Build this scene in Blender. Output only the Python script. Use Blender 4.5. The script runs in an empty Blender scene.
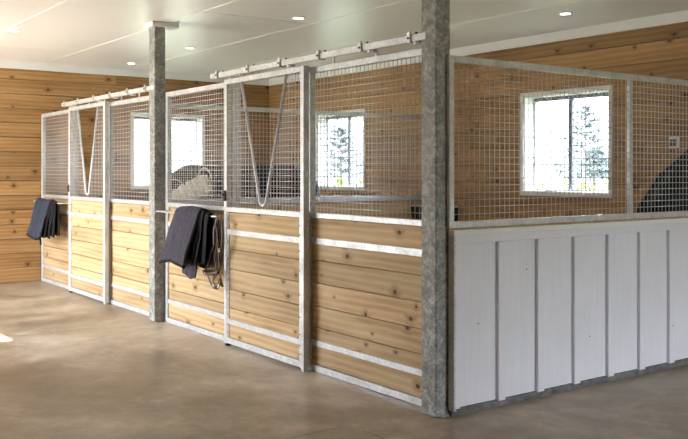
import bpy, bmesh, math, random
from mathutils import Vector, Matrix, noise
random.seed(11)
SC = bpy.context.scene
COL = SC.collection
# World frame: facade runs along -x (s = -x), stalls open away along +y (t = y), z up. Metres.
# ------------------------------------------------------------------ camera
TH = 0.6266
cam = bpy.data.cameras.new('camera'); co = bpy.data.objects.new('camera', cam); COL.objects.link(co)
co.location = (3.930, -3.656, 1.5); co.rotation_euler = (math.pi/2, 0, math.pi/2-TH)
cam.sensor_width = 36; cam.lens = 872.9*36/688; cam.shift_y = -(219.5-171.33)/688; cam.clip_end = 500
SC.camera = co
# ------------------------------------------------------------------ world, sun, exposure
W = bpy.data.worlds.new('world'); SC.world = W; W.use_nodes = True
wn = W.node_tree.nodes; wl = W.node_tree.links
bg = wn['Background']
tc = wn.new('ShaderNodeTexCoord'); sp = wn.new('ShaderNodeSeparateXYZ'); cr = wn.new('ShaderNodeValToRGB')
wl.new(tc.outputs['Generated'], sp.inputs[0]); wl.new(sp.outputs['Z'], cr.inputs[0]); wl.new(cr.outputs[0], bg.inputs[0])
cr.color_ramp.elements[0].position = 0.0; cr.color_ramp.elements[0].color = (0.088, 0.102, 0.12, 1)
cr.color_ramp.elements[1].position = 0.32; cr.color_ramp.elements[1].color = (0.84, 0.92, 1.0, 1)
bg.inputs[1].default_value = 15
sun = bpy.data.lights.new('sun', 'SUN'); sun.energy = 18.0; sun.angle = 0.009; sun.color = (1.0, 0.97, 0.93)
so = bpy.data.objects.new('sun', sun); COL.objects.link(so)
so.rotation_euler = Vector((-0.0, -3.4, 2.62)).to_track_quat('Z', 'Y').to_euler()
so.location = (-6, -20, 15)
def portal(s, t, z, w, h, d):
    l = bpy.data.lights.new('sky_portal', 'AREA'); l.shape = 'RECTANGLE'; l.size = w; l.size_y = h; l.cycles.is_portal = True
    o = bpy.data.objects.new('sky_portal', l); COL.objects.link(o); o.location = (-s, t, z)
    o.rotation_euler = Vector(d).to_track_quat('-Z', 'Y').to_euler()
SC.view_settings.view_transform = 'Standard'; SC.view_settings.look = 'None'
SC.view_settings.gamma = 1; SC.view_settings.use_curve_mapping = False
SC.view_settings.exposure = 0.75
SC.cycles.max_bounces = 10; SC.cycles.diffuse_bounces = 6; SC.cycles.glossy_bounces = 3; SC.cycles.transparent_max_bounces = 12
SC.cycles.use_denoising = True
SC.cycles.sample_clamp_indirect = 6
# door openings of the building
OPEN_FRONT = (4.06, 7.9, 2.62)      # s0, s1, height, in the front wall
FRONT_T = -4.7; SIDE_S = -5.8
CEIL = 2.99; FAR = 8.23; BACK = 3.65
portal((4.06+7.9)/2, FRONT_T-.05, 1.31, 3.84, 2.62, (0, 1, 0))
portal(SIDE_S-.05, 1.9, 1.1, 2.4, 2.2, (-1, 0, 0))
for s in (2.18, 6.25): portal(s, BACK+.25, 1.78, 1.2, 1.1, (0, -1, 0))
portal(FAR+.25, 1.9, 1.78, 1.2, 1.1, (1, 0, 0))

# ------------------------------------------------------------------ materials
def mat(name, base=(.5, .5, .5), rough=.6, metal=0.0, spec=.5):
    m = bpy.data.materials.new(name); m.use_nodes = True
    b = m.node_tree.nodes['Principled BSDF']
    b.inputs['Base Color'].default_value = (*base, 1); b.inputs['Roughness'].default_value = rough
    b.inputs['Metallic'].default_value = metal; b.inputs['Specular IOR Level'].default_value = spec
    return m
class NT:
    def __init__(s, m): s.n = m.node_tree.nodes; s.l = m.node_tree.links; s.b = s.n['Principled BSDF']
    def new(s, t, **k):
        n = s.n.new(t)
        for a, v in k.items(): setattr(n, a, v)
        return n
    def put(s, sock, v):
        if isinstance(v, bpy.types.NodeSocket): s.l.new(v, sock)
        elif isinstance(v, (tuple, list)) : sock.default_value = tuple(v) if len(v) != 3 or sock.type != 'RGBA' else (*v, 1)
        else: sock.default_value = v
    def math(s, op, a, b=None, c=None):
        n = s.new('ShaderNodeMath', operation=op)
        s.put(n.inputs[0], a)
        if b is not None: s.put(n.inputs[1], b)
        if c is not None: s.put(n.inputs[2], c)
        return n.outputs[0]
    def vmath(s, op, a, b=None):
        n = s.new('ShaderNodeVectorMath', operation=op)
        s.put(n.inputs[0], a)
        if b is not None: s.put(n.inputs[1], b)
        return n.outputs['Value'] if op in ('LENGTH', 'DOT_PRODUCT') else n.outputs[0]
    def noise(s, vec, scale, detail=3, rough=.5, dist=0):
        n = s.new('ShaderNodeTexNoise'); s.l.new(vec, n.inputs['Vector'])
        n.inputs['Scale'].default_value = scale; n.inputs['Detail'].default_value = detail
        n.inputs['Roughness'].default_value = rough; n.inputs['Distortion'].default_value = dist
        return n.outputs['Fac']
    def ramp(s, fac, stops):
        n = s.new('ShaderNodeValToRGB'); s.put(n.inputs[0], fac); e = n.color_ramp.elements
        while len(e) < len(stops): e.new(.5)
        for i, (p, c) in enumerate(stops): e[i].position = p; e[i].color = (*c, 1) if len(c) == 3 else c
        return n.outputs[0]
    def maprange(s, v, a, b, c, d, smooth=True):
        n = s.new('ShaderNodeMapRange')
        if smooth: n.interpolation_type = 'SMOOTHSTEP'
        s.put(n.inputs[0], v)
        for i, x in enumerate((a, b, c, d)): n.inputs[i+1].default_value = x
        return n.outputs[0]
    def mix(s, f, a, b, mode='MIX'):
        n = s.new('ShaderNodeMix', data_type='RGBA', blend_type=mode)
        s.put(n.inputs[0], f); s.put(n.inputs[6], a); s.put(n.inputs[7], b)
        return n.outputs[2]
    def bump(s, h, strength=.3, dist=.01):
        n = s.new('ShaderNodeBump'); n.inputs['Strength'].default_value = strength; n.inputs['Distance'].default_value = dist
        s.l.new(h, n.inputs['Height']); s.l.new(n.outputs[0], s.b.inputs['Normal'])
def wood(name, light, mid, dark, knots=.5):
    m = mat(name, light, .62, 0, .3); t = NT(m)
    uv = t.new('ShaderNodeUVMap').outputs[0]
    vo = t.new('ShaderNodeTexVoronoi', voronoi_dimensions='2D', feature='F1'); vo.inputs['Scale'].default_value = 1
    vo.inputs['Randomness'].default_value = .9
    sc_ = t.vmath('MULTIPLY', uv, (2.3, 6.5, 1)); t.l.new(sc_, vo.inputs['Vector'])
    d = t.vmath('LENGTH', t.vmath('DIVIDE', t.vmath('SUBTRACT', sc_, vo.outputs['Position']), (2.3*1.35, 6.5, 1)))
    rnd = t.new('ShaderNodeSeparateColor'); t.l.new(vo.outputs['Color'], rnd.inputs[0])
    on = t.math('LESS_THAN', rnd.outputs[0], knots)
    size = t.math('MULTIPLY_ADD', rnd.outputs[1], .010, .0055)
    dn = t.math('DIVIDE', d, size)
    core = t.math('MULTIPLY', t.maprange(dn, .8, 1.25, 1, 0), on)
    halo = t.math('MULTIPLY', t.maprange(dn, 1, 4.5, 1, 0), on)
    s_uv = t.new('ShaderNodeSeparateXYZ'); t.l.new(uv, s_uv.inputs[0])
    wob = t.noise(t.vmath('MULTIPLY', uv, (.7, 4, 1)), 1, 2)
    gc = t.math('ADD', t.math('MULTIPLY', s_uv.outputs[1], 60), t.math('ADD', t.math('MULTIPLY', wob, 5), t.math('MULTIPLY', halo, 2.2)))
    rings = t.math('ABSOLUTE', t.math('SINE', gc))
    fine = t.noise(t.vmath('MULTIPLY', uv, (5, 190, 1)), 1, 3)
    broad = t.noise(t.vmath('MULTIPLY', uv, (.9, 5.5, 1)), 1, 3)
    tone = t.math('ADD', t.math('MULTIPLY', rings, .16), t.math('ADD', t.math('MULTIPLY', fine, .28), t.math('MULTIPLY', broad, .62)))
    c = t.ramp(tone, [(.36, light), (.58, mid), (.85, dark)])
    c = t.mix(t.math('MULTIPLY', halo, .55), c, dark)
    c = t.mix(t.math('MULTIPLY', core, .9), c, tuple(x*k for x, k in zip(dark, (.24, .16, .14))))
    at = t.new('ShaderNodeAttribute', attribute_name='bid')
    c = t.mix(1.0, c, t.ramp(at.outputs['Fac'], [(0, (.78, .77, .74)), (.5, (.98, .98, .98)), (1, (1.14, 1.12, 1.08))]), 'MULTIPLY')
    t.l.new(c, t.b.inputs['Base Color'])
    t.bump(tone, .12, .004)
    return m
PINE = wood('pine_wall_boards', (.47, .285, .13), (.35, .195, .078), (.15, .068, .025), .5)
PINEP = wood('pine_panel_boards', (.66, .50, .31), (.54, .38, .205), (.26, .145, .065), .5)
def galv(name, a, b, rough, metal, scale, contrast=1.0):
    m = mat(name, a, rough, metal); t = NT(m)
    v = t.new('ShaderNodeTexCoord').outputs['Object']
    vo = t.new('ShaderNodeTexVoronoi'); vo.inputs['Scale'].default_value = scale; t.l.new(v, vo.inputs['Vector'])
    sc_ = t.new('ShaderNodeSeparateColor'); t.l.new(vo.outputs['Color'], sc_.inputs[0])
    n1 = t.noise(v, 9, 5, .65); n2 = t.noise(v, 2.2, 3)
    f = t.math('ADD', t.math('MULTIPLY', sc_.outputs[0], .35*contrast), t.math('ADD', t.math('MULTIPLY', n1, .6), t.math('MULTIPLY', n2, .3)))
    t.l.new(t.ramp(f, [(.3, b), (.85, a)]), t.b.inputs['Base Color'])
    t.l.new(t.maprange(n1, .3, .7, rough+.1, rough-.1), t.b.inputs['Roughness'])
    return m
GALV = galv('galvanised_frame_steel', (.76, .76, .765), (.46, .46, .48), .45, .35, 70, .8)
def colmat():
    m = mat('weathered_column_steel', (.3, .3, .28), .62, .15); t = NT(m); v = t.new('ShaderNodeTexCoord').outputs['Object']
    n1 = t.noise(v, 16, 4, .62, 1.0); n2 = t.noise(v, 5, 4, .6)
    vo = t.new('ShaderNodeTexVoronoi'); vo.inputs['Scale'].default_value = 75; t.l.new(v, vo.inputs['Vector'])
    sc_ = t.new('ShaderNodeSeparateColor'); t.l.new(vo.outputs['Color'], sc_.inputs[0])
    f = t.math('ADD', t.math('MULTIPLY', n1, .75), t.math('ADD', t.math('MULTIPLY', n2, .35), t.math('MULTIPLY', sc_.outputs[0], .14)))
    t.l.new(t.ramp(f, [(.42, (.15, .152, .145)), (.6, (.26, .262, .25)), (.78, (.48, .48, .45))]), t.b.inputs['Base Color'])
    return m
COLM = colmat()
WIRE = mat('galvanised_wire', (.66, .65, .66), .4, .5)
BOLT = mat('dark_bolt_steel', (.04, .04, .045), .5, .6)
BLACK = mat('black_plastic', (.012, .012, .014), .45)
WHITE = mat('white_painted_trim', (.80, .79, .78), .45)
def ceilmat():
    m = mat('white_ceiling_sheet', (.78, .76, .74), .38, 0, .35); t = NT(m)
    v = t.new('ShaderNodeTexCoord').outputs['Object']
    n = t.noise(t.vmath('MULTIPLY', v, (.5, 1.2, 1)), 1.6, 3)
    t.bump(n, .25, .05)
    return m
CEILM = ceilmat()
def cladmat():
    m = mat('white_stained_board', (.74, .745, .77), .5, 0, .4); t = NT(m)
    v = t.new('ShaderNodeTexCoord').outputs['Object']
    n = t.noise(t.vmath('MULTIPLY', v, (30, 90, 2.5)), 1, 4, .6); n2 = t.noise(v, 2.5, 3)
    c = t.ramp(t.math('ADD', t.math('MULTIPLY', n, .6), t.math('MULTIPLY', n2, .4)), [(.3, (.70, .70, .745)), (.7, (.80, .80, .85))])
    t.l.new(c, t.b.inputs['Base Color']); t.bump(n, .25, .004)
    return m
CLAD = cladmat()
def floormat():
    m = mat('brown_concrete', (.3, .25, .2), .42, 0, .45); t = NT(m)
    v = t.new('ShaderNodeTexCoord').outputs['Object']
    big = t.noise(v, .7, 4, .6, .6); mid = t.noise(v, 3.2, 6, .65, .4); fn = t.noise(v, 60, 3, .6); fl = t.noise(v, 12, 5, .7, .5)
    f = t.math('ADD', t.math('MULTIPLY', big, .5), t.math('ADD', t.math('MULTIPLY', mid, .35), t.math('ADD', t.math('MULTIPLY', fn, .07), t.math('MULTIPLY', fl, .12))))
    c = t.ramp(f, [(.42, (.20, .148, .095)), (.5, (.31, .248, .178)), (.56, (.42, .352, .27)), (.64, (.58, .51, .42))])
    # scattered small dirt marks
    vo = t.new('ShaderNodeTexVoronoi'); vo.inputs['Scale'].default_value = 2.3; t.l.new(v, vo.inputs['Vector'])
    sp_ = t.math('MULTIPLY', t.maprange(vo.outputs['Distance'], .015, .045, 1, 0), t.maprange(fl, .5, .56, 0, 1))
    c = t.mix(t.math('MULTIPLY', sp_, .8), c, (.06, .045, .03))
    # saw cuts: x = -.075-s lines and a cut running on from the stall front
    s_ = t.new('ShaderNodeSeparateXYZ'); t.l.new(v, s_.inputs[0])
    def cut(val, pos, w=.005):
        return t.math('LESS_THAN', t.math('ABSOLUTE', t.math('SUBTRACT', val, pos)), w)
    front = t.math('LESS_THAN', s_.outputs[1], -.09)
    cuts = t.math('MULTIPLY', t.math('ADD', cut(s_.outputs[0], -.075), cut(s_.outputs[0], -4.10)), front)
    cuts = t.math('ADD', cuts, t.math('MULTIPLY', cut(s_.outputs[1], -.03), t.math('GREATER_THAN', s_.outputs[0], .06)))
    c = t.mix(t.math('MULTIPLY', cuts, .65), c, (.05, .04, .03))
    t.l.new(c, t.b.inputs['Base Color'])
    t.l.new(t.maprange(mid, .3, .7, .30, .52), t.b.inputs['Roughness'])
    t.bump(t.math('ADD', mid, t.math('MULTIPLY', fn, .3)), .12, .01)
    return m
FLOORM = floormat()
def nibmat():
    m = mat('raw_concrete', (.13, .125, .12), .8); t = NT(m); v = t.new('ShaderNodeTexCoord').outputs['Object']
    t.l.new(t.ramp(t.noise(v, 14, 5, .7), [(.3, (.05, .05, .055)), (.7, (.22, .21, .2))]), t.b.inputs['Base Color']); return m
NIB = nibmat()
def cloth(name, a, b, scale=30):
    m = mat(name, a, .75, 0, .25); t = NT(m); v = t.new('ShaderNodeTexCoord').outputs['Object']
    n = t.noise(v, scale, 4); n2 = t.noise(t.vmath('MULTIPLY', v, (22, 22, 4)), 1, 3)
    t.l.new(t.ramp(n, [(.3, b), (.7, a)]), t.b.inputs['Base Color']); t.bump(n2, .5, .02); return m
RUG1 = cloth('slate_rug_nylon', (.062, .057, .078), (.04, .037, .054))
RUG2 = cloth('navy_rug_nylon', (.045, .055, .085), (.025, .03, .05))
RUGT = cloth('teal_black_rug', (.02, .032, .04), (.008, .012, .016))
LINING = cloth('black_rug_lining', (.010, .009, .010), (.004, .004, .004), 60)
PIPE = mat('pale_rug_piping', (.55, .55, .60), .6)
LEATHER = mat('brown_leather', (.045, .018, .010), .4)
CHROME = mat('bright_buckle', (.7, .7, .7), .2, 1)
def coat(name, a, b):
    m = mat(name, a, .6); t = NT(m); v = t.new('ShaderNodeTexCoord').outputs['Object']
    t.l.new(t.ramp(t.noise(v, 5, 4), [(.3, b), (.7, a)]), t.b.inputs['Base Color']); return m
COAT = coat('chestnut_coat', (.62, .36, .19), (.45, .24, .11)); MANE = coat('flaxen_mane', (.92, .88, .83), (.80, .74, .66))
COATD = coat('dark_bay_coat', (.06, .03, .02), (.03, .018, .012)); HOOF = mat('dark_hoof', (.05, .045, .04), .6)
ALU = mat('grey_window_aluminium', (.18, .19, .23), .5, .3)
def glassmat():
    m = bpy.data.materials.new('window_glass'); m.use_nodes = True; n = m.node_tree.nodes; l = m.node_tree.links
    n.remove(n['Principled BSDF']); o = n['Material Output']
    a = n.new('ShaderNodeBsdfTransparent'); a.inputs[0].default_value = (.95, .97, .98, 1); g = n.new('ShaderNodeBsdfGlossy'); g.inputs['Roughness'].default_value = .02
    mx = n.new('ShaderNodeMixShader')
    mx.inputs[0].default_value = .06; l.new(a.outputs[0], mx.inputs[1]); l.new(g.outputs[0], mx.inputs[2]); l.new(mx.outputs[0], o.inputs[0]); return m
GLASS = glassmat()
def emit(name, c, e):
    m = mat(name, c); b = m.node_tree.nodes['Principled BSDF']; b.inputs['Emission Color'].default_value = (*c, 1); b.inputs['Emission Strength'].default_value = e; return m
LAMP = emit('lit_lamp_lens', (1, .97, .92), 9)
def leafmat(name, a, b):
    m = mat(name, a, .6); t = NT(m); v = t.new('ShaderNodeTexCoord').outputs['Object']
    t.l.new(t.ramp(t.noise(v, 8, 3), [(.35, b), (.65, a)]), t.b.inputs['Base Color']); return m
LEAFY = leafmat('yellow_green_leaves', (.20, .23, .03), (.09, .13, .015)); LEAFT = leafmat('haze_blue_needles', (.050, .075, .085), (.028, .045, .052))  # blue tint of the conifer needles stands in for haze in the air
BARK = mat('grey_bark', (.14, .13, .14), .9); GRASS = leafmat('pale_dry_grass', (.16, .18, .10), (.11, .14, .07))
FIELD = leafmat('hill_haze_blue', (.06, .08, .10), (.045, .065, .08))  # distance haze put into the hills as a blue base colour

# ------------------------------------------------------------------ mesh builder (authored in s,t,z; x = -s)
BASE = {}
class MB:
    def __init__(self):
        self.bm = bmesh.new(); self.uv = self.bm.loops.layers.uv.new('UVMap'); self.bid = self.bm.faces.layers.float.new('bid'); self.mi = 0
    def _f(self, vs, smooth=False, bid=.5):
        try: f = self.bm.faces.new(vs)
        except ValueError: return None
        f.smooth = smooth; f[self.bid] = bid; f.material_index = self.mi; return f
    def box(self, s0, s1, t0, t1, z0, z1, grain='s', bev=0.0, bid=None):
        r = random.random() if bid is None else bid
        ou, ov = random.uniform(0, 60), random.uniform(0, 60)
        if s0 > s1: s0, s1 = s1, s0
        if t0 > t1: t0, t1 = t1, t0
        v = [self.bm.verts.new((-s, t, z)) for z in (z0, z1) for t in (t0, t1) for s in (s0, s1)]
        fs = []
        for q in ((0, 1, 3, 2), (4, 6, 7, 5), (0, 4, 5, 1), (2, 3, 7, 6), (0, 2, 6, 4), (1, 5, 7, 3)):
            f = self._f([v[i] for i in q], False, r); fs.append(f)
        for f in fs:
            f.normal_update()
            for l in f.loops:
                x, y, z = l.vert.co
                if grain == 's': u, w = x, z+y
                elif grain == 't': u, w = y, z+x
                else: u, w = z, x+y
                l[self.uv].uv = (u+ou, w+ov)
        if bev > 0:
            es = list({e for f in fs for e in f.edges})
            bmesh.ops.bevel(self.bm, geom=es, offset=bev, segments=1, affect='EDGES', profile=.5, clamp_overlap=True)
        return self
    def tube(self, pts, r, n=6, closed=False, flat=1.0, smooth=True, caps=True):
        P = [Vector((-p[0], p[1], p[2])) for p in pts]; rings = []
        N = len(P)
        prev = None
        for i, p in enumerate(P):
            a = P[(i-1) % N] if (closed or i > 0) else p; b = P[(i+1) % N] if (closed or i < N-1) else p
            d = (b-a).normalized() if (b-a).length > 1e-9 else Vector((0, 0, 1))
            if prev is None:
                up = Vector((0, 1, 0)) if abs(d.y) < .9 else Vector((0, 0, 1)); e1 = d.cross(up).normalized()
            else: e1 = (prev - d*prev.dot(d)).normalized()
            prev = e1; e2 = d.cross(e1).normalized()
            rr = r[i] if isinstance(r, (list, tuple)) else r
            rings.append([self.bm.verts.new(p + e1*math.cos(2*math.pi*k/n)*rr + e2*math.sin(2*math.pi*k/n)*rr*flat) for k in range(n)])
        M = N if closed else N-1
        for i in range(M):
            A, B = rings[i], rings[(i+1) % N]
            for k in range(n): self._f([A[k], A[(k+1) % n], B[(k+1) % n], B[k]], smooth)
        if not closed and caps: self._f(rings[0][::-1]); self._f(rings[-1])
        return self
    def cyl(self, c, axis, r, h, n=20, r2=None):
        d = {'s': (1, 0, 0), 't': (0, 1, 0), 'z': (0, 0, 1)}[axis]
        a = [c[i]-d[i]*h/2 for i in range(3)]; b = [c[i]+d[i]*h/2 for i in range(3)]
        return self.tube([a, b], [r, r if r2 is None else r2], n)
    def grid(self, fn, nu, nv, smooth=True, closed_u=False):
        V = [[self.bm.verts.new((lambda p: (-p[0], p[1], p[2]))(fn(i/nu, j/nv))) for j in range(nv+1)] for i in range(nu if closed_u else nu+1)]
        for i in range(nu):
            for j in range(nv):
                A = V[i]; B = V[(i+1) % len(V)]
                self._f([A[j], B[j], B[j+1], A[j+1]], smooth)
        return self
    def build(self, name, m, parent=None, kind=None, label=None):
        bm = self.bm; bmesh.ops.recalc_face_normals(bm, faces=bm.faces[:])
        if parent is not None: off = BASE[parent.name]
        else:
            xs = [v.co for v in bm.verts]
            off = Vector(((min(v.x for v in xs)+max(v.x for v in xs))/2, (min(v.y for v in xs)+max(v.y for v in xs))/2, min(v.z for v in xs)))
        bmesh.ops.translate(bm, verts=bm.verts[:], vec=-off)
        me = bpy.data.meshes.new(name); bm.to_mesh(me); bm.free()
        for x in (m if isinstance(m, (list, tuple)) else [m]): me.materials.append(x)
        o = bpy.data.objects.new(name, me); COL.objects.link(o)
        if parent is not None: o.parent = parent
        else: o.location = off
        BASE[o.name] = off.copy()
        if kind: o['kind'] = kind
        if label: o['label'] = label
        return o
def thing(name, label, cat, base, group=None):
    o = bpy.data.objects.new(name, None); COL.objects.link(o); o.empty_display_size = .1
    o.location = (-base[0], base[1], base[2]); o['label'] = label; o['category'] = cat
    if group: o['group'] = group
    BASE[o.name] = Vector(o.location); return o
def tag(o, label, cat, group=None):
    o['label'] = label; o['category'] = cat
    if group: o['group'] = group
    return o
def copy_tree(o, delta, parent=None):
    c = o.copy(); COL.objects.link(c)
    if parent is None:
        d = Vector((-delta[0], delta[1], delta[2])); c.location = o.location + d
    else: c.parent = parent
    for ch in [x for x in COL.objects if x.parent == o]: copy_tree(ch, delta, c)
    return c
# ------------------------------------------------------------------ structure
m = MB(); m.box(-8.2, 8.5, -5.0, BACK+.2, -.12, 0); m.build('floor', FLOORM, kind='structure')
m = MB(); m.box(-8.2, 8.5, -5.0, BACK+.2, CEIL, CEIL+.12)
for k in range(-3, 4):
    t = .05+1.2*k; m.box(-5.8, FAR, t-.008, t+.008, CEIL-.005, CEIL)
for k in range(5):
    s = -3.5+3.46*k if k != 2 else 3.43
    m.box(s-.005, s+.005, .05 if k % 2 == 0 else -1.15, 1.25 if k % 2 == 0 else .05, CEIL-.003, CEIL)
m.build('ceiling', CEILM, kind='structure')
def rows(h, pitch):
    z = 0.0; out = []
    while z < h-.01:
        out.append((z, min(h, z+pitch))); z += pitch
    return out
def cutspans(a, b, holes):
    sp_ = [(a, b)]
    for h0, h1 in holes:
        n = []
        for x, y in sp_:
            if h1 <= x or h0 >= y: n.append((x, y)); continue
            if h0 > x: n.append((x, h0))
            if h1 < y: n.append((h1, y))
        sp_ = n
    return sp_
def board_wall(name, axis, pos, a, b, outward, wins, pitch=.196):
    """axis 's': wall runs along s at t=pos; 't': runs along t at s=pos. wins=(u0,u1,z0,z1)"""
    m = MB()
    for z0, z1 in rows(CEIL, pitch):
        holes = [(w[0], w[1]) for w in wins if w[3] > z0+.002 and w[2] < z1-.002]
        full = [(w[0], w[1]) for w in wins if w[2] <= z0+.002 and w[3] >= z1-.002]
        part = [w for w in wins if (w[0], w[1]) in holes and (w[0], w[1]) not in full]
        joints = [a]; u = a+random.uniform(1, 4)
        while u < b-.6: joints.append(u); u += random.uniform(2.4, 4.8)
        joints.append(b)
        for j0, j1 in zip(joints, joints[1:]):
            for x0, x1 in cutspans(j0, j1, holes):
                if x1-x0 < .01: continue
                if axis == 's': m.box(x0+.0008, x1-.0008, pos, pos+outward*.02, z0+.003, z1-.003, 's', .004)
                else: m.box(pos, pos+outward*.02, x0+.0008, x1-.0008, z0+.003, z1-.003, 't', .004)
        for w in part:
            for za, zb in cutspans(z0+.002, z1-.002, [(w[2], w[3])]):
                if zb-za < .004: continue
                if axis == 's': m.box(w[0], w[1], pos, pos+outward*.02, za, zb, 's')
                else: m.box(pos, pos+outward*.02, w[0], w[1], za, zb, 't')
    m.mi = 1
    p0, p1 = pos+outward*.02, pos+outward*.20
    def bk(x0, x1, z0, z1):
        if axis == 's': m.box(x0, x1, p0, p1, z0, z1)
        else: m.box(p0, p1, x0, x1, z0, z1)
    for x0, x1 in cutspans(a, b, [(w[0], w[1]) for w in wins]): bk(x0, x1, 0, CEIL)
    for w in wins:
        if w[2] > .01: bk(w[0], w[1], 0, w[2])
        bk(w[0], w[1], w[3], CEIL)
    return m.build(name, [PINE, NIB], kind='structure')
WZ0, WZ1 = 1.275, 2.325
W1 = (1.615, 2.75, WZ0, WZ1); W2 = (5.69, 6.83, WZ0, WZ1); W3 = (1.34, 2.455, WZ0, WZ1)
board_wall('wall_back', 's', BACK, -8.2, FAR+.2, 1, [W1, W2])
board_wall('wall_far', 't', FAR, -5.0, BACK, 1, [W3])
board_wall('wall_front', 's', FRONT_T, -8.2, FAR, -1, [(OPEN_FRONT[0], OPEN_FRONT[1], 0, OPEN_FRONT[2])])
board_wall('wall_side', 't', SIDE_S, -4.7, BACK, -1, [(.7, 3.1, 0, 2.2)])
m = MB(); m.box(-8, FAR, BACK-.022, BACK, 2.885, 2.962, bev=.002); m.box(-8, FAR, BACK-.012, BACK, 2.962, CEIL); m.build('trim_1', WHITE, kind='structure')
m = MB(); m.box(FAR-.022, FAR, -4.7, BACK-.022, 2.885, 2.962, bev=.002); m.box(FAR-.012, FAR, -4.7, BACK-.022, 2.962, CEIL); m.build('trim_2', WHITE, kind='structure')
def window(n, axis, pos, w, mull):
    u0, u1, z0, z1 = w
    def B(m, a0, a1, d0, d1, c0, c1, bev=0):
        if axis == 's': m.box(a0, a1, pos+d0, pos+d1, c0, c1, bev=bev)
        else: m.box(pos+d0, pos+d1, a0, a1, c0, c1, bev=bev)
    m = MB(); tw = .042   # lining and inner architrave
    B(m, u0-tw, u0, -.018, 0, z0-tw, z1+tw); B(m, u1, u1+tw, -.018, 0, z0-tw, z1+tw)
    B(m, u0, u1, -.018, 0, z1, z1+tw); B(m, u0, u1, -.018, 0, z0-tw, z0)
    th = .012
    B(m, u0, u0+th, 0, .15, z0, z1); B(m, u1-th, u1, 0, .15, z0, z1); B(m, u0+th, u1-th, 0, .15, z1-th, z1); B(m, u0+th, u1-th, 0, .15, z0, z0+th)
    win = m.build('window_%d' % n, WHITE, kind='structure')
    a0, a1, c0, c1 = u0+th, u1-th, z0+th, z1-th; fw = .032
    m = MB(); fw = .018; B(m, a0, a0+fw, .15, .195, c0, c1, .002); B(m, a1-fw, a1, .15, .195, c0, c1, .002)
    B(m, a0+fw, a1-fw, .15, .195, c0, c0+fw, .002); m.build('window_frame', WHITE, win)
    m = MB(); B(m, a0+fw, a1-fw, .13, .195, c1-fw-.02, c1, .002); m.build('head_rail', ALU, win)
    m = MB(); B(m, mull-.022, mull+.022, .155, .195, c0+fw, c1-fw-.02, .002); m.build('mullion', ALU, win)
    for x0, x1 in ((a0+fw, mull-.022), (mull+.022, a1-fw)):
        m = MB(); B(m, x0, x1, .172, .176, c0+fw, c1-fw-.02); m.build('pane', GLASS, win)
window(1, 's', BACK, W1, 2.235); window(2, 's', BACK, W2, 6.26); window(3, 't', FAR, W3, 1.9)
m = MB()   # concrete upstand under the white wall
m.box(0.0, .052, .003, BACK, 0, .046); m.build('trim_3', NIB, kind='structure')

# ------------------------------------------------------------------ wire mesh
def wires(m, axis, u0, u1, z0, z1, d, pitch=.0449, r=.0025, hole=None, outward=-1):
    """grid of round wires in plane d; hole(z)->(ua,ub) opening, holeu(u)->z below which wires stay"""
    def pt(u, z, dd): return (u, dd, z) if axis == 's' else (dd, u, z)
    n = max(1, round((u1-u0)/pitch)); k = (u1-u0)/n
    for i in range(1, n):
        u = u0+i*k
        if hole:
            za = hole['zu'](u)
            if za is not None:
                if za > z0+.01: m.tube([pt(u, z0, d), pt(u, za, d)], r, 5)
                continue
        m.tube([pt(u, z0, d), pt(u, z1, d)], r, 5)
    n = max(1, round((z1-z0)/pitch)); k = (z1-z0)/n
    for i in range(1, n):
        z = z0+i*k; dd = d+outward*r*1.7
        hs = hole['uz'](z) if hole else None
        if hs:
            m.tube([pt(u0, z, dd), pt(hs[0], z, dd)], r, 5); m.tube([pt(hs[1], z, dd), pt(u1, z, dd)], r, 5)
        else: m.tube([pt(u0, z, dd), pt(u1, z, dd)], r, 5)
ZT, ZM = 2.285, 1.19
SEAMS = [1.15, .985, .834, .663, .49, .33, .213, .05]
def boards(s0, s1, t0, t1, seams=SEAMS, axis='s'):
    m = MB()
    for a, b in zip(seams, seams[1:]):
        g = .0034
        if axis == 's': m.box(s0, s1, t0, t1, b+g, a-g, 's', .003)
        else: m.box(t0, t1, s0, s1, b+g, a-g, 't', .003)
    zc0, zc1 = seams[-1], seams[0]
    if axis == 's': m.box(s0, s1, t0+.018, t1-.008, zc0, zc1, 's', bid=0)
    else: m.box(t0+.018, t1-.014, s0, s1, zc0, zc1, 't', bid=0)
    return m
def bolts_on(name, mt, parent, pts, r=.006, ax='t', h=.004):
    for p in pts:
        m = MB(); m.cyl(p, ax, r, h, 8); m.build(name, mt, parent)
def stall_panel(s0, s1, label):
    p = thing('stall_panel', label, 'stall panel', ((s0+s1)/2, .025, 0), 'fixed front panels of the stalls')
    fw = .045; m = MB()
    m.box(s0, s0+fw, 0, .05, .0, ZT, bev=.003); m.box(s1-fw, s1, 0, .05, .0, ZT, bev=.003)
    m.box(s0+fw, s1-fw, 0, .05, ZT-.045, ZT, bev=.003); m.box(s0+fw, s1-fw, 0, .05, 1.15, ZM, bev=.003); m.box(s0+fw, s1-fw, 0, .05, .002, .05, bev=.003)
    m.build('frame', GALV, p)
    m = MB(); wires(m, 's', s0+fw-.004, s1-fw+.004, ZM-.002, ZT-.045, .006); m.build('wire_mesh', WIRE, p)
    boards(s0+fw, s1-fw, .016, .046).build('timber_boards', PINEP, p)
    for a, b in ((.955, 1.003), (.193, .235)):
        m = MB(); m.box(s0+fw-.001, s1-fw+.001, .004, .0155, a, b, bev=.002); r = m.build('strap_rail', GALV, p)
        bolts_on('rivet', GALV, r, [(s0+fw+x, .003, (a+b)/2) for x in (.06, (s1-s0-2*fw)/2, s1-s0-2*fw-.06)])
    return p
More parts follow.
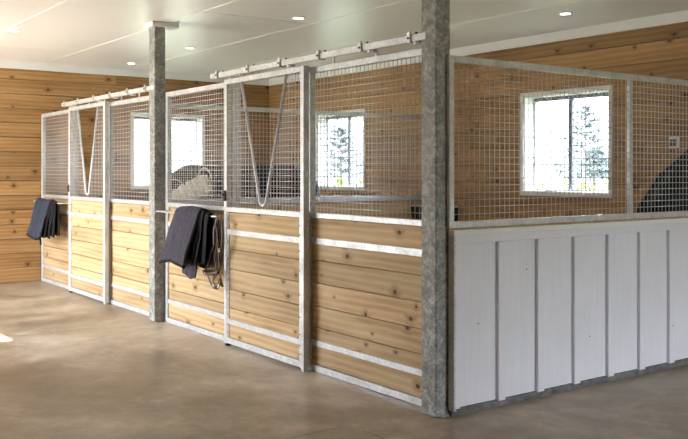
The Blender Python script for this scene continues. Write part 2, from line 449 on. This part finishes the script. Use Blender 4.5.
def door(s0, s1, vtop, vbot, label):
    """sliding door in front of the panels; vtop=(sL,sR) yoke ends (far, near), vbot=s of the U"""
    t0, t1 = -.075, -.025; z0, zt, zm = .02, 2.292, 1.195; fw = .05
    p = thing('stall_door', label, 'stall door', ((s0+s1)/2, -.05, 0), 'sliding stall doors')
    m = MB(); m.box(s0, s0+fw, t0, t1, z0-.0, zt, bev=.003); m.box(s1-fw, s1, t0, t1, z0, zt, bev=.003)
    m.box(s0+fw, s1-fw, t0, t1, zt-.045, zt, bev=.003); m.box(s0+fw, s1-fw, t0, t1, 1.152, zm, bev=.003); m.box(s0+fw, s1-fw, t0, t1, .025, .075, bev=.003)
    m.build('frame', GALV, p)
    # yoke
    zy = zt-.045; vb = 1.225
    (sF, sN) = vtop; rad = .055; zc = vb+rad
    def edge(z):
        f = max(0, min(1, (z-zc)/(zy-zc))); return (vbot-rad+(sN-vbot+rad)*f, vbot+rad+(sF-vbot-rad)*f)
    def uz(z):
        if z < vb: return None
        if z < zc: h = math.sqrt(max(0, rad**2-(zc-z)**2)); return (vbot-h, vbot+h)
        return edge(z)
    def zu(u):
        if sN-.0 < u < sF:
            if abs(u-vbot) < rad: return zc-math.sqrt(rad**2-(u-vbot)**2)
            if u > vbot: return zc+(zy-zc)*(u-vbot-rad)/(sF-vbot-rad)
            return zc+(zy-zc)*(vbot-rad-u)/(vbot-rad-sN)
        return None
    m = MB(); wires(m, 's', s0+fw-.004, s1-fw+.004, zm-.002, zy, t0+.012, hole={'uz': uz, 'zu': zu}); m.build('wire_mesh', WIRE, p)
    pts = [(sF, t0+.006, zy)]
    for k in range(13):
        a = math.pi*k/12; pts.append((vbot+rad*math.cos(a), t0+.006, zc-rad*math.sin(a)))
    pts.append((sN, t0+.006, zy))
    m = MB(); m.tube(pts, .0125, 10); m.build('yoke_bar', GALV, p)
    boards(s0+fw+.022, s1-fw-.022, t0+.014, t0+.044, [1.152, .985, .834, .663, .49, .33, .213, .075]).build('timber_boards', PINEP, p)
    for side, a in ((0, s0+fw), (1, s1-fw-.022)):
        m = MB(); m.box(a, a+.022, t0+.006, t0+.046, .075, 1.152, bev=.001); c = m.build('edge_channel', GALV, p)
        bolts_on('screw', BOLT, c, [(a+.011, t0+.005, z) for z in (.12, .19, .27, .40, .57, .75, .90, 1.02, 1.09)], .0055)
    for a, b in ((.958, 1.003), (.193, .237)):
        m = MB(); m.box(s0+fw-.001, s1-fw+.001, t0+.002, t0+.0135, a, b, bev=.002); m.build('strap_rail', GALV, p)
    m = MB(); m.box(s1-fw+.008, s1-.006, t0-.016, t0, 1.245, 1.335, bev=.004); m.cyl((s1-fw/2, t0-.022, 1.30), 't', .008, .02, 10); m.build('latch', BLACK, p)
    for a in (s0+.005, s1-fw+.005):
        m = MB(); m.box(a, a+.04, t0+.004, t1-.004, 0, z0, bev=.002); m.build('guide_foot', BLACK if a > s0+.1 else GALV, p)
    return p
# fixed panels
stall_panel(6.83, 8.20, 'far end galvanised stall panel against the timber wall, navy rug hanging on it')
stall_panel(4.37, 5.70, 'galvanised mesh and pine stall panel just left of the middle steel column')
stall_panel(2.72, 4.15, 'galvanised mesh and pine stall panel with slate rug and bridle hanging on it')
stall_panel(.175, 1.60, 'nearest front panel of pine boards and square mesh beside the foreground column')
door(5.612, 6.845, (6.513, 5.837), 6.183, 'far sliding stall door with V-shaped yoke opening, near the end wall')
door(1.53, 2.785, (2.486, 1.78), 2.134, 'nearer sliding stall door with V-shaped yoke bar, right of the slate rug')
# sliding tracks
def track(s0, s1, brk, hang, label):
    z0, z1 = 2.312, 2.357; t0, t1 = -.105, -.06
    o = thing('door_track', label, 'door track', ((s0+s1)/2, -.08, z0), 'galvanised tracks above the sliding doors')
    m = MB(); m.box(s0, s1, t0, t1, z0, z1, bev=.003); m.build('rail', GALV, o)
    for s in brk:
        m = MB(); m.box(s-.014, s+.014, t0-.012, t0, z0-.006, z1+.018, bev=.001); m.box(s-.012, s+.012, t0-.006, .03, z1, z1+.006, bev=.001)
        m.box(s-.012, s+.012, t0-.006, t1+.006, z0-.006, z0, bev=.001)
        m.box(s-.012, s+.012, .022, .03, ZT, z1+.006, bev=.001); b = m.build('bracket', GALV, o)
        bolts_on('bolt', BOLT, b, [(s, t0-.016, (z0+z1)/2)], .007, 't', .008); bolts_on('bolt', BOLT, b, [(s, -.05, z1+.014)], .009, 'z', .018)
    for s in hang:
        m = MB(); m.box(s-.03, s+.03, -.10, -.062, 2.2925, z0-.0005, bev=.003); m.cyl((s, -.104, 2.302), 't', .012, .01, 10); m.build('hanger', GALV, o)
    return o
track(.12, 2.99, (.271, .782, 1.286, 1.82, 2.316, 2.85), (.22, .69, 1.70, 2.45), 'galvanised sliding track above the nearer door, ending at the foreground column')
track(4.20, 7.03, (4.40, 4.87, 5.369, 5.881, 6.405, 6.9), (4.775, 5.251, 5.75, 6.7), 'galvanised sliding track above the far door, left of the middle column')
# ------------------------------------------------------------------ columns
def column(s0, label):
    o = thing('steel_column', label, 'column', (s0+.07, -.03, 0), 'square steel columns')
    m = MB(); w = .14; t0 = -.10; t1 = .018; r = .010
    prof = []
    for cx, cy, a0 in ((s0+w-r, t1-r, 0), (s0+r, t1-r, 90), (s0+r, t0+r, 180), (s0+w-r, t0+r, 270)):
        for k in range(4):
            a = math.radians(a0+30*k); prof.append((cx+r*math.cos(a), cy+r*math.sin(a)))
    lo = [m.bm.verts.new((-x, y, .012)) for x, y in prof]; hi = [m.bm.verts.new((-x, y, CEIL-.045)) for x, y in prof]
    for i in range(len(prof)): m._f([lo[i], lo[(i+1) % len(prof)], hi[(i+1) % len(prof)], hi[i]])
    m._f(lo[::-1]); m._f(hi); m.build('shaft', COLM, o)
    m = MB(); m.box(s0-.012, s0+w+.0, t0+.02, t1, 0, .012, bev=.002); m.build('base_plate', COLM, o)
    m = MB(); m.box(s0-.035, s0+w+.035, t0-.035, t1+.13, CEIL-.05, CEIL-.003, bev=.003); m.build('ceiling_collar', WHITE, o)
    return o
column(.03, 'large foreground square steel column with mottled galvanised faces at the corner')
column(4.19, 'middle square steel column reaching a white ceiling collar between the two stalls')
# ------------------------------------------------------------------ side wall of near stall: mesh screens + white clad half wall
ZB = 2.21
def mesh_screen(t0, t1, label, stiles):
    p = thing('mesh_screen', label, 'mesh screen', (.025, (t0+t1)/2, 1.15), 'mesh screens on top of the white wall')
    fw = .042; m = MB()
    for a in stiles: m.box(0, .028, a, a+fw, 1.193, ZB-.043, bev=.003)
    m.box(0, .028, t0, t1, ZB-.043, ZB, bev=.003); m.box(0, .028, t0, t1, 1.152, 1.193, bev=.003); m.build('frame', GALV, p)
    m = MB(); wires(m, 't', (t0+fw-.004 if t0 < 1 else t0), t1-fw+.004, 1.191, ZB-.042, .006); m.build('wire_mesh', WIRE, p)
mesh_screen(-.018, 1.80, 'mesh screen in front of the window, beside the foreground column', (-.018, 1.758))
mesh_screen(1.801, 3.645, 'mesh screen at the right edge with the socket behind it', (3.603,))
o = thing('clad_half_wall', 'white board and batten half wall to the right of the foreground column', 'half wall', (.04, 1.85, .046))
m = MB(); m.box(.022, .052, .0, 3.64, .05, 1.1515); m.build('timber_core', PINEP, o, label='brown timber core behind the white sheets')
m = MB(); edges = [.013]+[.377+.366*k for k in range(9)]
edges = [e for e in edges if e < 3.6]+[3.64]
for a, b in zip(edges, edges[1:]): m.box(-.004, .021, a+.0008, b-.0008, .052, 1.06)
m.build('sheet', CLAD, o)
m = MB(); m.box(-.016, .021, .013, 3.64, 1.055, 1.108, bev=.002); m.build('top_board', CLAD, o)
for e in edges[1:-1]:
    m = MB(); m.box(-.030, -.0045, e, e+.062, .047, 1.054, bev=.002); m.build('batten', CLAD, o)
m = MB(); m.box(-.034, .0215, -.008, 3.64, 1.108, 1.141, bev=.002); m.build('cap_flashing', WHITE, o)
m = MB(); m.box(-.030, .021, -.008, .012, .04, 1.108, bev=.002); m.build('corner_flashing', GALV, o)
m = MB(); m.box(-.022, -.0045, .013, .05, .05, 1.054, bev=.002); m.build('edge_strip', CLAD, o)
bolts_on('nail_head', BOLT, o, [(-.006, .22, .55), (-.006, .66, .86), (-.006, 1.3, .35), (-.032, 2.25, .33)], .004, 's', .004)
# ------------------------------------------------------------------ partition between the stalls
p = thing('stall_partition', 'partition between the two stalls with boards, flat cap rail and mesh top', 'partition', (4.25, 1.85, 0))
m = MB()
for a in (.055, 1.80, 3.60): m.box(4.225, 4.275, a, a+.045, 0, 2.19, bev=.003)
m.box(4.225, 4.275, .10, 3.60, 2.142, 2.19, bev=.003); m.box(4.225, 4.275, .10, 3.60, 0, .05, bev=.003); m.build('frame', GALV, p)
m = MB(); m.box(4.195, 4.305, .10, 3.62, 1.15, 1.215, bev=.004); m.build('cap_rail', GALV, p)
m = MB(); wires(m, 't', .10, 1.80, 1.213, 2.144, 4.231); wires(m, 't', 1.845, 3.60, 1.213, 2.144, 4.231); m.build('wire_mesh', WIRE, p)
boards(.10, 3.60, 4.232, 4.268, [1.15, .98, .81, .64, .47, .30, .13, .05], 't').build('timber_boards', PINEP, p)
# ------------------------------------------------------------------ downlights
def downlight(s, t, label):
    o = thing('downlight', label, 'ceiling light', (s, t, CEIL-.012), 'recessed ceiling downlights')
    def ring(u, v):
        a = 2*math.pi*u; prof = [(.066, .012), (.066, .004), (.058, 0), (.048, .004), (.048, .012)]
        r, z = prof[round(v*4)]; return (s+r*math.cos(a), t+r*math.sin(a), CEIL-.012+z-.0005)
    m = MB(); m.grid(ring, 28, 4, closed_u=True); m.build('trim_ring', WHITE, o)
    m = MB(); m.cyl((s, t, CEIL-.006), 'z', .047, .004, 24); m.build('lens', LAMP, o)
    return o
DL = [(3.175, .944, 'downlight nearest the top centre, above the sliding door track'), (5.665, .997, 'downlight just right of the middle column top'),
      (7.506, 1.017, 'small far downlight just left of the middle column'), (1.5, 2.848, 'downlight right of the foreground column above the mesh screens'),
      (5.559, -1.074, 'downlight at the left edge above the aisle')]
d0 = downlight(*DL[0])
for s, t, lab in DL[1:]:
    c = copy_tree(d0, (s-DL[0][0], t-DL[0][1], 0)); c['label'] = lab
# ------------------------------------------------------------------ blanket bars, rugs
def bar(s0, s1, t, z, label):
    o = thing('blanket_bar', label, 'blanket bar', ((s0+s1)/2, -.06, z), 'bars for horse rugs')
    m = MB(); m.tube([(s0, -.0, z-.0), (s0, t+.015, z), (s0+.012, t, z), (s1-.012, t, z), (s1, t+.015, z), (s1, 0, z)], .008, 10); m.build('bar', GALV, o)
    for s in (s0, s1):
        m = MB(); m.box(s-.014, s+.014, -.005, 0, z-.03, z+.045, bev=.001); m.build('fixing_plate', GALV, o)
bar(2.80, 4.085, -.13, 1.11, 'rod carrying the slate rug and bridle below the mesh')
bar(6.97, 8.10, -.13, 1.10, 'far rod carrying the navy rug below the mesh')
def rug(layers, s_t, s_z, label, mats, tabs=(), seed=0):
    """layers: (s0,s1,front_len,front_ang,back_len,radius,mat)"""
    smid = (layers[0][0]+layers[0][1])/2
    o = thing('horse_rug', label, 'horse rug', (smid, s_t, s_z-.4), 'horse rugs hung on the bars')
    for li, (s0, s1, Lf, af, Lb, rad, mi) in enumerate(layers):
        m = MB(); af = math.radians(af)
        def fn(u, v, s0=s0, s1=s1, Lf=Lf, af=af, Lb=Lb, rad=rad, li=li):
            arc = rad*(math.pi-af)*1.0; tot = Lb+arc+Lf; d = v*tot
            a_end = math.pi+af*0
            if d < Lb: t = s_t+rad; z = s_z-(Lb-d)
            elif d < Lb+arc:
                a = (d-Lb)/rad; t = s_t+rad*math.cos(a); z = s_z+rad*math.sin(a)
            else:
                a = arc/rad; e = d-Lb-arc; tt = s_t+rad*math.cos(a); zz = s_z+rad*math.sin(a)
                t = tt-e*math.sin(af); z = zz-e*math.cos(af)
            s = s0+(s1-s0)*u
            n = noise.noise(Vector((s*6+seed, z*3.1, li*7.0)));  n2 = noise.noise(Vector((s*18+seed, z*7, li*3.0+9)))
            fr = 1 if d > Lb+arc else .25
            s += .012*n + .012*(v-.5)*li; t -= fr*(.014*n+.008*n2)*min(1, abs(d-Lb)*6); z += .006*n2
            z -= .018*math.sin(u*5+li+seed)*(v if d > Lb else (1-v))
            t = min(t, -.022)
            return (s, t, z)
        m.grid(fn, 34, 60)
        ob = m.build('outer_cover' if li == 0 else 'fold', mats[mi], o)
        md = ob.modifiers.new('thickness', 'SOLIDIFY'); md.thickness = .016 if li else .03; md.offset = 0
        md = ob.modifiers.new('soft', 'SUBSURF'); md.levels = 1; md.render_levels = 1
        if li == 0:
            m = MB()   # bound hem
            m.tube([fn(k/30, 1.0) for k in range(31)], .017, 8); m.build('hem', mats[1], o)
    for pts, w in tabs:
        m = MB(); m.tube(pts, w, 8, flat=.35); m.build('strap', mats[1], o)
    return o
rug([(3.05, 3.53, .47, 19, .30, .055, 0), (3.02, 3.40, .43, 13, .42, .036, 1), (2.98, 3.38, .46, 10, .44, .030, 1), (2.91, 3.30, .44, 5, .46, .022, 1), (3.08, 3.36, .56, 4, .30, .014, 0)],
    -.13, 1.11, 'large slate-grey quilted horse rug folded over the bar next to the bridle', [RUG1, LINING], seed=2)
rug([(7.30, 7.86, .47, 15, .30, .034, 0), (7.24, 7.75, .44, 11, .36, .028, 1), (7.16, 7.6, .44, 7, .40, .022, 1), (7.10, 7.5, .43, 4, .40, .016, 1)],
    -.13, 1.095, 'navy quilted horse rug with black lining hanging at the far end', [RUG2, LINING], tabs=[([(7.50, -.22, .68), (7.49, -.225, .62), (7.48, -.22, .55)], .022)], seed=6)
# ------------------------------------------------------------------ bridle: strap loops of brown leather
def px(x, y, t):
    """helper: (s,z) of a point on the plane t seen at x,y of the picture -> (s,t,z)"""
    r = (x-344)/872.9; c, s_ = math.cos(TH), math.sin(TH)
    X, Z = .6614+t*c, 5.3298+t*s_; s = (r*Z-X)/(-s_-r*c)
    return (s, t, 1.5-(y-171.33)*(Z+s*c)/872.9)
b = thing('bridle', 'brown leather bridle hanging in loops beside the slate rug', 'bridle', (2.88, -.1, .5))
def strap(name, pts, w=.009, m_=LEATHER, closed=False):
    P = [px(*p) for p in pts]; w *= 1.25
    out = []
    n = len(P); rng = n if closed else n-1
    for i in range(rng):
        p0, p1, p2, p3 = (Vector(P[(i-1) % n] if closed or i > 0 else P[i]), Vector(P[i]), Vector(P[(i+1) % n]), Vector(P[(i+2) % n] if closed or i+2 < n else P[min(i+1, n-1)]))
        for k in range(5):
            q = k/5; out.append(.5*((2*p1)+(-p0+p2)*q+(2*p0-5*p1+4*p2-p3)*q*q+(-p0+3*p1-3*p2+p3)*q**3))
    if not closed: out.append(Vector(P[-1]))
    m = MB(); m.tube([tuple(v) for v in out], w, 8, closed=closed, flat=.45); return m.build(name, m_, b)
strap('headpiece', [(214.5, 247, -.15), (214.3, 232, -.155), (216, 223.5, -.152), (218.5, 216.3, -.142), (221.0, 221, -.155), (222.6, 226, -.16), (222.4, 245, -.15), (220.5, 262, -.12)], .012)
strap('cheekpiece', [(214.5, 246, -.15), (212, 252, -.14), (209.5, 262, -.13), (206.5, 270, -.12)], .010)
strap('cheekpiece', [(217.5, 238, -.15), (218.5, 250, -.145), (219.5, 262, -.14), (219.8, 271, -.13)], .009)
strap('throat_latch', [(216, 226, -.17), (218, 240, -.17), (215, 256, -.16), (217.5, 271, -.15)], .007)
strap('noseband', [(203.5, 272, -.14), (208, 273.5, -.16), (214, 272.8, -.16), (219.5, 271.5, -.14), (214, 271, -.11), (207, 271, -.10)], .012, closed=True)
strap('chin_strap', [(208, 274, -.14), (210.5, 281, -.14), (214, 287, -.14), (218.5, 288, -.14), (221.5, 281, -.13), (220.5, 274, -.13)], .008)
strap('chin_strap', [(217, 274, -.15), (213.5, 281, -.15), (217, 286.5, -.15), (220.5, 279, -.15), (223, 287, -.13)], .007)
for (x, y) in ((213.2, 287), (219.6, 250), (204.6, 273), (219, 286)):
    c = px(x, y, -.162); m = MB(); m.tube([(c[0]+.014*math.cos(2*math.pi*k/16), c[1], c[2]+.014*math.sin(2*math.pi*k/16)) for k in range(16)], .0035, 6, closed=True); m.build('ring', CHROME, b)
# ------------------------------------------------------------------ socket, corner feeder, hanging rug in the near stall
o = thing('wall_socket', 'small white socket outlet on the back wall behind the right-hand mesh', 'socket', (.88, BACK-.02, 1.72))
m = MB(); m.box(.825, .935, BACK-.013, BACK, 1.715, 1.825, bev=.004); m.build('plate', WHITE, o)
m = MB(); m.box(.845, .915, BACK-.03, BACK-.0131, 1.735, 1.80, bev=.005); m.build('outlet_cover', NIB, o)
o = thing('feed_bin', 'black corner feed bin with pale rim low on the back wall', 'feed bin', (3.85, 3.45, .75))
def binf(u, v):
    a = math.pi/2*u; r = .42 if v > .66 else .36+.06*v/.66
    z = .78+.30*min(1, v/.66) if v < .67 else 1.08
    q = 1-(v-.66)*.25 if v > .66 else 1
    return (4.18-r*q*math.cos(a), 3.63-r*q*math.sin(a), z)
m = MB(); m.grid(binf, 20, 6)
bt = [m.bm.verts.new((-4.18, 3.63, .78))]; lowv = [m.bm.verts.new((-(4.18-.36*math.cos(math.pi/2*k/20)), 3.63-.36*math.sin(math.pi/2*k/20), .78)) for k in range(21)]
for k in range(20): m._f([bt[0], lowv[k], lowv[k+1]])
bo = m.build('bin', BLACK, o); md = bo.modifiers.new('thickness', 'SOLIDIFY'); md.thickness = .006
m = MB(); m.tube([(4.18-.425*math.cos(math.pi/2*k/20), 3.63-.425*math.sin(math.pi/2*k/20), 1.085) for k in range(21)], .010, 8); m.build('rim', GALV, o)
o = thing('horse_rug', 'dark teal-black rug hanging on the back wall behind the right-hand mesh', 'horse rug', (.55, 3.5, 0), 'horse rugs hung up')
def hang(u, v):
    z = 1.90-v*1.52
    tab = [(1.90, .42), (1.69, .65), (1.56, .82), (1.49, .93), (1.37, 1.02), (1.18, 1.15), (.9, 1.25), (.3, 1.3)]
    left = tab[-1][1]
    for (za, sa), (zb, sb) in zip(tab, tab[1:]):
        if za >= z >= zb: left = sa+(sb-sa)*(za-z)/(za-zb); break
    s = .12+(left-.12)*u
    f = .030*math.sin(u*20+v*3)*min(1, v*2)+.03*noise.noise(Vector((u*5, v*4, 3)))
    return (s, 3.50+f*.8-.05*v, z)
m = MB(); m.grid(hang, 60, 40); ob = m.build('rug_body', RUGT, o); md = ob.modifiers.new('thickness', 'SOLIDIFY'); md.thickness = .012
m = MB(); m.tube([(.27, BACK, 1.925), (.27, 3.47, 1.925), (.27, 3.45, 1.96)], .008, 8); hk = m.build('wall_hook', GALV); tag(hk, 'steel wall hook holding the dark teal-black rug', 'hook')
# ------------------------------------------------------------------ horses in the far stall
def skin_body(name, verts, edges, parent, m_, sub=2):
    """verts: (s,t,z,rx,ry)"""
    me = bpy.data.meshes.new(name); off = BASE[parent.name]
    me.from_pydata([(-v[0]-off.x, v[1]-off.y, v[2]-off.z) for v in verts], edges, [])
    ob = bpy.data.objects.new('tmp', me); COL.objects.link(ob)
    sk = ob.modifiers.new('skin', 'SKIN'); sk.use_smooth_shade = True; sk.branch_smoothing = .6
    for i, v in enumerate(verts): me.skin_vertices[0].data[i].radius = (v[3], v[4])
    me.skin_vertices[0].data[0].use_root = True
    sb = ob.modifiers.new('sub', 'SUBSURF'); sb.levels = sub; sb.render_levels = sub
    dg = bpy.context.evaluated_depsgraph_get(); dg.update()
    me2 = bpy.data.meshes.new_from_object(ob.evaluated_get(dg)); bpy.data.objects.remove(ob)
    me2.name = name; me2.materials.clear(); me2.materials.append(m_)
    for p_ in me2.polygons: p_.use_smooth = True; p_.material_index = 0
    o = bpy.data.objects.new(name, me2); COL.objects.link(o); o.parent = parent; return o
def horse(base, yaw, label, coatm, manem, rugm, head_z=.95, mane=True):
    """local +y... nose points to local -y (towards the aisle); base = (s,t) below the barrel"""
    p = thing('horse', label, 'horse', (base[0], base[1], 0), 'horses in the far stall')
    cy, sy = math.cos(yaw), math.sin(yaw)
    def L(a, f, z):  # a sideways, f forward (towards -t), z up
        return (base[0]+a*cy+f*sy, base[1]-f*cy+a*sy, z)
    V = []; E = []
    def add(a, f, z, rx, ry=None, link=None):
        V.append((*L(a, f, z), rx, rx if ry is None else ry)); i = len(V)-1
        if link is not None: E.append((link, i))
        return i
    pel = add(0, -.52, 1.22, .25, .27); lo = add(0, -.2, 1.2, .27, .29, pel); ba = add(0, .15, 1.17, .27, .31, lo); wi = add(0, .48, 1.2, .24, .30, ba)
    ru = add(0, -.74, 1.18, .17, .19, pel)
    n1 = add(0, .72, 1.26, .14, .20, wi)
    hz = head_z
    n2 = add(0, .95, 1.26-(1.26-hz)*.25, .10, .15, n1); n3 = add(0, 1.16, hz+.12, .085, .12, n2)
    h1 = add(0, 1.30, hz, .085, .10, n3); h2 = add(0, 1.38, hz-.20, .06, .075, h1); h3 = add(0, 1.43, hz-.38, .05, .055, h2)
    for sgn in (-1, 1):
        e0 = add(sgn*.05, 1.22, hz+.14, .025, .03, n3); add(sgn*.07, 1.20, hz+.26, .008, .015, e0)
        a1 = add(sgn*.13, .50, .92, .09, .10, wi); a2 = add(sgn*.13, .50, .70, .065, .07, a1); a3 = add(sgn*.13, .50, .48, .045, .05, a2); a4 = add(sgn*.13, .50, .16, .032, .034, a3); add(sgn*.13, .54, .0, .05, .05, a4)
        b1 = add(sgn*.14, -.58, .95, .13, .14, pel); b2 = add(sgn*.14, -.50, .78, .09, .09, b1); b3 = add(sgn*.14, -.70, .52, .052, .055, b2); b4 = add(sgn*.14, -.66, .17, .035, .036, b3); add(sgn*.14, -.62, .0, .05, .05, b4)
    skin_body('body', V, E, p, coatm)
    # rug shell over the trunk
    prof = [(-.90, .16, 1.22), (-.80, .24, 1.24), (-.55, .31, 1.25), (-.2, .335, 1.22), (.15, .33, 1.20), (.45, .30, 1.22), (.62, .25, 1.27), (.72, .21, 1.32)]
    def rf(u, v):
        x = u*(len(prof)-1); i = min(int(x), len(prof)-2); q = x-i
        f, r, zc = [prof[i][k]*(1-q)+prof[i+1][k]*q for k in range(3)]
        a = (v-.5)*2; ang = a*math.radians(105)
        ry = r*1.06 if abs(ang) < math.pi/2 else r*1.06
        aa = math.sin(ang)*r*1.08; zz = zc+math.cos(ang)*ry
        if abs(a) > .72: zz -= (abs(a)-.72)*.9; aa = math.copysign(r*1.08+.01, a)
        aa += .008*math.sin(f*14+a*3)
        return L(aa, f, zz)
    m = MB(); m.grid(rf, 40, 36); ob = m.build('rug', rugm, p); md = ob.modifiers.new('thickness', 'SOLIDIFY'); md.thickness = .012; md.offset = 1
    m = MB(); m.tube([rf(1.0, k/30) for k in range(31)], .010, 8); m.build('rug_binding', PIPE, p); m = MB(); m.tube([rf(0.0, k/30) for k in range(31)], .012, 8); m.build('rug_binding', PIPE, p)
    if mane:
        def mf(u, v):
            f0 = .70+.55*u; z0 = 1.45-(1.45-hz-.22)*u**1.3
            return L(-.02-.15*math.sin(v*1.6)-.010*math.sin(u*60), f0-.02*v+.008*math.sin(u*43), z0-.22*v-.010*math.sin(u*37)-.012*math.sin(u*90)*v)
        m = MB(); m.grid(mf, 70, 8); ob = m.build('mane', manem, p); md = ob.modifiers.new('thickness', 'SOLIDIFY'); md.thickness = .02
        m = MB(); m.tube([L(0, 1.22, hz+.16), L(.02, 1.32, hz+.06), L(.03, 1.38, hz-.08)], [.03, .035, .008], 8, flat=.6); m.build('forelock', manem, p)
    m = MB(); m.tube([L(0, -.88, 1.28), L(0, -.97, 1.15), L(0, -.98, .8), L(0, -.95, .5)], [.03, .05, .07, .015], 10); m.build('tail', manem, p)
    return p
horse((6.0, 2.08), 0.0, 'chestnut horse with flaxen mane and dark rug, head lowered behind the mesh', COAT, MANE, RUGT, .98)
horse((7.3, 2.15), math.pi-.5, 'dark horse in black rug with pale binding below the end wall window', COATD, COATD, RUGT, .85, mane=False)
# ------------------------------------------------------------------ outside
m = MB(); m.box(-80, 160, -90, FRONT_T-.5, -.35, -.30); m.box(-80, -8.6, FRONT_T-.5, 140, -.35, -.30); m.box(8.6, 160, FRONT_T-.5, 140, -.35, -.30); m.box(-8.6, 8.6, 4, 140, -.35, -.30)
g = m.build('ground', GRASS, kind='structure')
m = MB(); m.box(-12, 12, FRONT_T-6, -5.001, -.15, -.02); m.build('apron', mat('pale_gravel', (.45, .42, .38), .9), kind='structure')
def leaves(m, c, r, n, size, rng):
    for _ in range(n):
        while True:
            d = Vector((rng.uniform(-1, 1), rng.uniform(-1, 1), rng.uniform(-1, 1)))
            if d.length < 1: break
        p = Vector(c)+Vector((d.x*r[0], d.y*r[1], d.z*r[2]))
        a = Vector((rng.gauss(0, 1), rng.gauss(0, 1), rng.gauss(0, 1))).normalized()*size*rng.uniform(.6, 1.3); b2 = a.cross(Vector((rng.gauss(0, 1), rng.gauss(0, 1), rng.gauss(0, 1)))).normalized()*size*.45
        q = [m.bm.verts.new((-(p+v).x, (p+v).y, (p+v).z)) for v in (-a, b2, a, -b2)]; m._f(q)
rng = random.Random(5)
def shrub(s, t, h, label):
    o = thing('shrub', label, 'shrub', (s, t, -.3), 'row of yellow-green shrubs outside')
    m = MB(); m.tube([(s, t, -.3), (s+.02, t, .3), (s-.01, t, .8)], .025, 6); m.build('stem', BARK, o)
    m = MB()
    for k in range(5): leaves(m, (s+rng.uniform(-.07, .07), t+rng.uniform(-.1, .1), .35+k*(h-.35)/5), (.20-.02*k, .2, .16), 60, .05, rng)
    m.build('foliage', LEAFY, o); return o
SHL = 'yellow-green shrub in the row outside the back windows'
protos = [shrub(12.0, 18, 1.22, SHL), shrub(12.55, 18.1, 1.36, SHL), shrub(13.1, 17.95, 1.10, SHL)]
for k in range(3, 11): copy_tree(protos[k % 3], ((k-k % 3)*.52+rng.uniform(-.06, .06), rng.uniform(-.1, .1), 0))
for k in range(24, 33): copy_tree(protos[k % 3], ((k-k % 3)*.52+rng.uniform(-.06, .06), rng.uniform(-.1, .1), 0))
def conifer(s, t, h, spread, label, dens=1.0):
    o = thing('tree', label, 'tree', (s, t, -.3), 'blue-green trees far outside')
    m = MB(); m.tube([(s, t, -.3), (s+.08, t, h*.5), (s, t, h)], [.16, .10, .02], 8)
    tips = []
    for k in range(34):
        z = .8+(h-.9)*(k/34); a = k*2.4; ln = spread*(1-(z/h))**.7*rng.uniform(.6, 1.1)+.15
        e = (s+ln*math.cos(a), t+ln*math.sin(a), z+ln*.25); m.tube([(s, t, z), e], [.035, .01], 5); tips.append(((s, t, z), e, ln))
    m.build('trunk', BARK, o)
    m = MB()
    for a_, e, ln in tips:
        for q in (.45, .7, .95):
            c = tuple(a_[i]*(1-q)+e[i]*q for i in range(3)); leaves(m, c, (.22+.1*ln, .22+.1*ln, .12), int(26*dens), .09, rng)
    m.build('foliage', LEAFT, o)
conifer(31.0, 40, 5.6, 2.3, 'tall open conifer seen in the right-hand window')
conifer(26.6, 47, 4.3, 2.4, 'dense dark conifer at the right side of the right-hand window', 2.2)
conifer(33.4, 44, 3.0, 1.8, 'low conifer at the left in the right-hand window', 1.3)
conifer(56.9, 40, 5.3, 2.6, 'broad conifer seen in the middle back window', 1.6)
conifer(50.2, 45, 4.4, 2.6, 'lower conifer beside the broad one in the middle window', 2.0)
def hill(u, v):
    s = -40+230*u; t0 = 150
    return (s, t0+v*30, -.4+(2.6+2.2*noise.noise(Vector((s*.02, 1, 0))))*math.sin(v*math.pi/2))
m = MB(); m.grid(hill, 60, 5); m.build('trim_4', FIELD, kind='structure').name = 'ground_hill'
def hill2(u, v):
    t = -60+210*u; return (150+v*30, t, -.4+(3.4+2.6*noise.noise(Vector((t*.025, 5, 0))))*math.sin(v*math.pi/2))
m = MB(); m.grid(hill2, 60, 5); m.build('ground_hill', FIELD, kind='structure')
